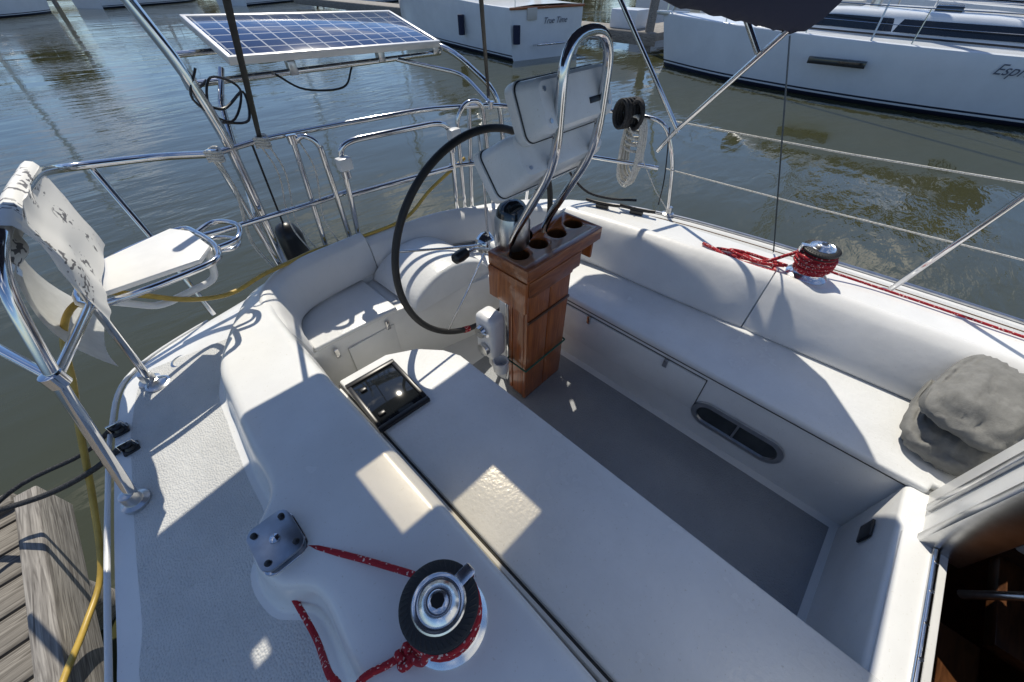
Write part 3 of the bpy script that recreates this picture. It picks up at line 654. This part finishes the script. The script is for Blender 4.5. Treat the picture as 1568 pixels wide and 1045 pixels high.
nt.links.new(tr.outputs[0],N["Material Output"].inputs[0])
mk("clear_window",vs,wv,cv,bi,ang=60)
tube("leg_forward",[(2.28,.60,2.30),(2.42,1.02,1.80),(2.47,1.12,1.66)],.0125,chrome,bi)
tube("leg_aft",[(2.34,1.70,2.60),(2.3,1.44,2.36),(2.42,1.0,1.80)],.0125,chrome,bi)
tube("strut",[(2.3,.9,2.45),(2.3,.69,2.21)],.0125,chrome,bi)
tube("leg_dodger",[(2.48,-.27,1.25),(2.4,-.41,1.86),(2.33,-.55,2.45)],.0125,chrome,bi)
def pillow(name,loc,sx,sy,sz,rz,seed):
    bm=bmesh.new();bmesh.ops.create_cube(bm,size=2)
    bmesh.ops.subdivide_edges(bm,edges=bm.edges,cuts=23,use_grid_fill=True)
    for v in bm.verts:
        p=v.co.copy();q=V(p)
        n_=(abs(q.x)**4+abs(q.y)**4+abs(q.z)**4)**.25
        q=q/n_
        edge=max(abs(p.x),abs(p.y))
        th=1-.5*(max(0,edge-.4)/.6)**2.2
        q.z*=th
        w=noise.noise(V((q.x*1.8+seed,q.y*2.5,q.z*1.5)))*.10+noise.noise(V((q.x*5+seed,q.y*3,q.z*3)))*.06-abs(noise.noise(V((q.x*3+seed,q.y*6,q.z*2))))*.12
        v.co=V((q.x*sx,q.y*sy,q.z*sz+w*sz*2.2))
    me=bpy.data.meshes.new(name);bm.to_mesh(me);bm.free();me.materials.append(greyf)
    for p in me.polygons:p.use_smooth=True
    o=bpy.data.objects.new(name,me);o.location=loc;o.rotation_euler=(.05,-.12,rz);link(o)
pillow("grey_cushion",(1.80,-.655,1.225),.22,.14,.075,-.1,1)
pillow("grey_cushion",(1.83,-.66,1.35),.22,.14,.075,-.25,5)
# ------------------------------------------------------------ near dock
dk=empty("wooden_dock")
y=-3
while y<2.05:
    w=.135;box("plank",(-2.6,y,.735+random.uniform(-.004,.004)),(-1.001,y+w,.78),grey_wood,dk,bev=.004);y+=w+.012
box("edge_timber",(-1.0,-3,.62),(-.92,2.08,.83),grey_woody,dk,bev=.01)
box("end_timber",(-2.6,2.06,.62),(-1.01,2.14,.82),grey_wood,dk,bev=.01)
lathe("pile",[(.11,-.5),(.105,.9),(.10,1.0),(.02,1.02)],(-1.22,1.92,0),grey_woody,dk,seg=20)
# ------------------------------------------------------------ other boats
hullw=mat("hull_white",(.70,.74,.78),.2,noise_s=1.5,noise_a=.08)
boot=mat("boot_stripe",(.015,.02,.04),.4)
winm=mat("tinted_window",(.01,.012,.016),.08,spec=.8)
beige=mat("beige_canvas",(.42,.40,.36),.8,noise_s=3,noise_a=.15)
tanm=mat("deck_tan",(.5,.49,.46),.6)
def other(name,loc,hd,L,B,fb,fbow,cab=(.3,.75,.5),mast=0,cover=None,full=.5,stripe=boot,raised=False):
    e=empty(name,loc,hd)
    rows=[];dr=[]
    n=24
    for i in range(n+1):
        t=i/n;y=t*L
        hb=B/2*(.86+.14*math.sin(math.pi*min(t/.5,1)*.5))*(1-max(0,(t-full)/(1-full))**2.3)
        hb=max(hb,.03);z=fb+(fbow-fb)*t**1.8
        rk=.05*L*max(0,t-.8)/.2
        def pt(x,zz,k=1): 
            return V((x,y-rk*(1-zz/max(z,.1))*.6,zz))
        half=[(0.0,-.35),(hb*.7,-.25),(hb*.9,-.02),(hb*.92,.0),(hb*.95,.09),(hb*.955,.13),(hb*.96,.17),(hb*1.0,z*.62),(hb*1.0,z-.07),(hb*.995,z-.02),(hb*.96,z)]
        rows.append([pt(-x,zz) for x,zz in half[::-1]]+[pt(x,zz) for x,zz in half[1:]])
        dr.append([pt(-hb*.96,z-.001),V((-hb*.4,y,z+.05)),V((hb*.4,y,z+.05)),pt(hb*.96,z-.001)])
    m=len(rows[0])
    vs=[];fs=[];mi=[]
    for r in rows:vs+=r
    for i in range(n):
        for k in range(m-1):
            kk=min(k,m-2-k)
            fs.append((i*m+k,i*m+k+1,(i+1)*m+k+1,(i+1)*m+k));mi.append(1 if kk in(4,6,7,8,9) else 0)
    fs.append(tuple(range(m)));mi.append(0)
    mk("hull",vs,fs,[hullw,stripe],e,midx=mi,ang=40)
    grid("deck",dr,[hullw],e,ang=50)
    c0,c1,ch_=cab
    rows=[];zb=lambda t:fb+(fbow-fb)*t**1.8
    for i in range(13):
        t=c0+(c1-c0)*i/12;s=math.sin(math.pi*min(1,(i+.4)/3)*.5)*(1 if i<8 else math.cos((i-8)/4*math.pi*.5*.93))
        hb=B*.33*(1-.35*max(0,i-6)/6);y=t*L;h=ch_*max(s,.05)
        rows.append(fil([(-hb,y,zb(t)),(-hb*.88,y,zb(t)+h),(hb*.88,y,zb(t)+h),(hb,y,zb(t))],.12,3))
    grid("cabin",rows,[hullw],e,ang=50)
    for sx in(-1,1):
        a=[]
        for i in range(9):
            t=c0+(c1-c0)*(.12+.66*i/8);i2=(t-c0)/(c1-c0)*12
            hb=B*.33*(1-.35*max(0,i2-6)/6);s=1 if i2<8 else math.cos((i2-8)/4*math.pi*.5*.93)
            h=ch_*s
            a.append([V((sx*(hb*.97+.012),t*L,zb(t)+h*.28)),V((sx*(hb*.91+.012),t*L,zb(t)+h*.74))])
        grid("cabin_window",a,[winm],e)
    g=[]
    for sx in(-1,1):
        pts=[]
        for i in range(n+1):
            t=i/n;hb=B/2*(.86+.14*math.sin(math.pi*min(t/.5,1)*.5))*(1-max(0,(t-full)/(1-full))**2.3)
            pts.append(V((sx*max(hb*.93,.03),t*L-.1,zb(t)+.6)))
            if i%4==0: g.append(tube_geo([pts[-1],pts[-1]-V((0,0,.6))],.015,6))
        g.append(tube_geo(pts,.012,6))
        g.append(tube_geo([p-V((0,0,.3)) for p in pts],.008,6))
    multi("guard_rail",g,chrome,e)
    for i,t in enumerate((.3,.45,.6,.72)):
        hb=B*.1
        box("deck_gear",(-hb,t*L,zb(t)+ch_*.9),(hb,t*L+.5,zb(t)+ch_+.10),winm if i%2 else tanm,e,bev=.02)
    g=[]
    for sx in(-1,1):
        g.append(tube_geo([(sx*B*.36,L*.3,zb(.3)+.07),(sx*B*.3,L*.75,zb(.75)+.07)],.02,6))
    multi("deck_track",g,blk,e)
    if mast:
        tube("mast",[(0,L*.58,fb),(0,L*.58,mast)],.12,alu,e);tube("boom",[(0,L*.56,fb+1.6),(0,L*.18,fb+1.7)],.08,alu,e)
        tube("furled_sail",[(0,L*.54,fb+1.8),(0,L*.2,fb+1.85)],.2,navy,e)
        g=[tube_geo([(0,L*.98,fbow),(0,L*.58,mast)],.05,6),tube_geo([(0,.1,fb),(0,L*.58,mast)],.02,6)]
        for sx in(-1,1):g.append(tube_geo([(sx*B*.45,L*.55,fb),(sx*.5,L*.58,mast*.6),(0,L*.58,mast)],.02,6))
        multi("rigging",g,alu,e)
    if cover:
        rows=[]
        for i in range(11):
            t=cover[0]+(cover[1]-cover[0])*i/10;s=math.sin(math.pi*(i+.3)/10.6)**.4
            hb=B*.47;rows.append([V((x*hb,t*L,zb(t)+.05+cover[2]*s*(1-abs(x)**2.5)+.03*noise.noise(V((x*3,i*.8,L))))) for x in[-1,-.8,-.5,-.2,0,.2,.5,.8,1]])
        grid("boat_cover",rows,[cover[3]],e,ang=60)
    return e
def text(body,e,loc,rot,size,m):
    cu=bpy.data.curves.new("lettering",'FONT');cu.body=body;cu.size=size;cu.extrude=.002;cu.align_x='CENTER';cu.shear=.4
    o=bpy.data.objects.new("tmp",cu);link(o);bpy.context.view_layer.update()
    me=bpy.data.meshes.new_from_object(o.evaluated_get(bpy.context.evaluated_depsgraph_get()));bpy.data.objects.remove(o)
    me.materials.clear();me.materials.append(m)
    o=bpy.data.objects.new("lettering",me);o.location=loc;o.rotation_euler=rot;link(o,e)
lg=mat("lettering_grey",(.08,.10,.14),.5)
nb=other("moored_sailboat",(16.0,-5.2,0),math.radians(4),13,3.9,1.15,1.35,cab=(.28,.78,.5),mast=16,full=.35)
box("hull_window",(-1.99,7.0,.72),(-1.9,8.2,.86),winm,nb,bev=.01)
text("Espri",nb,(-1.965,4.6,.86),(math.pi/2,0,-math.pi/2),.26,lg)
box("bow_sprit",(-.12,12.2,1.3),(.12,13.2,1.4),alu,nb)
box("sprayhood",(-.9,3.2,1.7),(.9,4.6,2.2),navy,nb,bev=.2,seg=4)
tw=other("moored_trawler",(13.4,11.2,0),math.radians(-13),13,3.6,1.45,2.2,cab=(.2,.72,1.5),full=.6)
text("True Time",tw,(.3,-.03,.98),(math.pi/2,0,0),.24,lg)
box("transom_door",(-.9,-.05,1.1),(-.5,-.0,1.42),tanm,tw,bev=.01)
tube("transom_fender",[(-1.4,-.15,.5),(-1.4,-.15,1.0)],.12,navy,tw)
tube("side_fender",[(-1.85,3.0,.5),(-1.85,3.0,1.1)],.12,navy,tw)
box("rub_rail",(-1.6,-.04,1.38),(1.6,.0,1.45),teakx,tw,bev=.01)
tube("dinghy_davit",fil([(-.6,-.02,.4),(-.6,-.35,.45),(.6,-.35,.45),(.6,-.02,.4)],.1),.03,chrome,tw)
for i in range(4): box("cabin_side_window",(-1.25,4+i*1.3,2.1),(-1.18,4.9+i*1.3,2.7),winm,tw,bev=.02)
other("moored_motorboat",(21.5,-6,0),math.radians(0),11,3.6,1.5,1.9,cab=(.3,.8,1.1),cover=(.02,.5,1.3,beige),full=.55)
other("moored_motorboat",(21.8,8,0),math.radians(-70),9,3.2,1.3,1.7,cab=(.4,.8,.9),cover=(.02,.5,1.0,beige),full=.55)
other("moored_motorboat",(24,12.5,0),math.radians(-70),10,3.2,1.4,1.8,cab=(.3,.8,1.2),full=.55)
for i,(x,y,h,L) in enumerate(((-7,44,-70,11),(5.5,50,-62,10),(14,45,-60,11),(22,39,-60,11),(31,36,-55,12))):
    other("moored_sailboat",(x,y,0),math.radians(h),L,3.4,1.1,1.4,cab=(.3,.75,.6),mast=14+i)
md=empty("marina_dock")
conc=mat("dock_boards",(.30,.28,.25),.9,noise_s=5,noise_a=.3)
box("finger",(17.0,8.9,.35),(18.6,40,.6),conc,md,bev=.02);box("walkway",(18.61,8.9,.35),(60,10.6,.6),conc,md,bev=.02)
box("fascia",(16.94,8.85,.2),(16.99,40,.58),grey_woody,md)
box("far_walkway",(-30,54,.35),(45,56,.6),conc,md,bev=.02)
for x,y in((17.2,9.3),(17.2,15),(17.2,21),(24,9.1),(31,9.1),(38,9.1),(4,53.7),(13,53.7),(22,53.7),(-6,53.7)):
    lathe("dock_pile",[(.17,-1),(.16,3.2),(.02,3.5)],(x,y,0),grey_woody,md,seg=14)
box("dock_box",(17.3,10,.6),(18.3,11.2,1.2),hullw,md,bev=.05)
sh=mat("shore",(.09,.085,.05),.9,noise_s=.3,noise_a=.4)
mk("shore",[(-300,75,.0),(-300,90,1.2),(-300,400,3),(300,75,0),(300,90,1.2),(300,400,3)],[(0,3,4,1),(1,4,5,2)],sh)
mk("shore",[(70,-200,-.1),(82,-200,1.1),(300,-200,2.9),(70,74,-.1),(82,74,1.1),(300,74,2.9)],[(0,3,4,1),(1,4,5,2)],sh)
leafm=mat("foliage",(.045,.05,.02),.8,noise_s=.2,noise_a=.5)
vs=[];fs=[]
for i in range(110):
    if i%2: cx,cy=random.uniform(-120,130),random.uniform(80,95)
    else: cx,cy=random.uniform(76,90),random.uniform(-90,90)
    h=random.uniform(5,13);rr_=random.uniform(2.5,5)
    for k in range(150):
        d=V((random.gauss(0,1),random.gauss(0,1),random.gauss(0,.8))).normalized()*rr_*random.uniform(.4,1)
        p=V((cx,cy,h*.55+1))+V((d.x,d.y,d.z*h*.12))
        a=V((random.gauss(0,1),random.gauss(0,1),random.gauss(0,1))).normalized()*.9;b_=a.orthogonal().normalized()*.8
        o=len(vs);vs+=[p-a,p+b_,p+a,p-b_];fs.append((o,o+1,o+2,o+3))
    o=len(vs);vs+=[V((cx-.3,cy,0)),V((cx+.3,cy,0)),V((cx+.1,cy,h*.7)),V((cx-.1,cy,h*.7))];fs.append((o,o+1,o+2,o+3))
mk("tree_line",vs,fs,leafm,smooth=False)
# ------------------------------------------------------------ light
EL=math.radians(55);AZ=math.atan2(.582,.813)
s=V((math.sin(AZ)*math.cos(EL),math.cos(AZ)*math.cos(EL),math.sin(EL)))
sun=bpy.data.lights.new("sun",'SUN');sun.energy=4.7;sun.angle=math.radians(.5);sun.color=(1,.93,.80)
so=bpy.data.objects.new("sun",sun);so.rotation_euler=s.to_track_quat('Z','Y').to_euler();so.location=(0,0,20);link(so)
w=bpy.data.worlds.new("World");sc.world=w;w.use_nodes=True;nt=w.node_tree;N=nt.nodes
bg=N["Background"];sky=N.new("ShaderNodeTexSky");sky.sky_type='NISHITA';sky.sun_disc=False;sky.sun_elevation=EL;sky.sun_rotation=AZ
sky.air_density=1.0;sky.dust_density=.2;sky.ozone_density=3.0
tc=N.new("ShaderNodeTexCoord");mp=N.new("ShaderNodeMapping");mp.inputs["Scale"].default_value=(1,1,2.2)
n=N.new("ShaderNodeTexNoise");n.inputs["Scale"].default_value=3.0;n.inputs["Detail"].default_value=8;n.inputs["Roughness"].default_value=.6
r=N.new("ShaderNodeValToRGB");r.color_ramp.elements[0].position=.55;r.color_ramp.elements[1].position=.68
mx=N.new("ShaderNodeMix");mx.data_type='RGBA';mx.inputs[7].default_value=(11,11,11.3,1)
tint=N.new("ShaderNodeMix");tint.data_type='RGBA';tint.blend_type='MULTIPLY';tint.inputs[0].default_value=1;tint.inputs[7].default_value=(.86,.97,1.12,1)
nt.links.new(tc.outputs["Generated"],mp.inputs[0]);nt.links.new(mp.outputs[0],n.inputs["Vector"]);nt.links.new(n.outputs[0],r.inputs[0])
nt.links.new(sky.outputs[0],tint.inputs[6])
nt.links.new(r.outputs[0],mx.inputs[0]);nt.links.new(tint.outputs[2],mx.inputs[6]);nt.links.new(mx.outputs[2],bg.inputs[0])
bg.inputs[1].default_value=.105
cam=bpy.data.cameras.new("camera");cam.sensor_width=36;cam.lens=36*590/1568;cam.clip_start=.02;cam.clip_end=2000
co=bpy.data.objects.new("camera",cam);co.location=(0,0,2.5);co.rotation_euler=(math.radians(90-44.5),0,math.radians(-46));link(co);sc.camera=co
sc.view_settings.view_transform='Standard';sc.view_settings.look='None';sc.view_settings.exposure=0
print("built",len(bpy.data.objects))
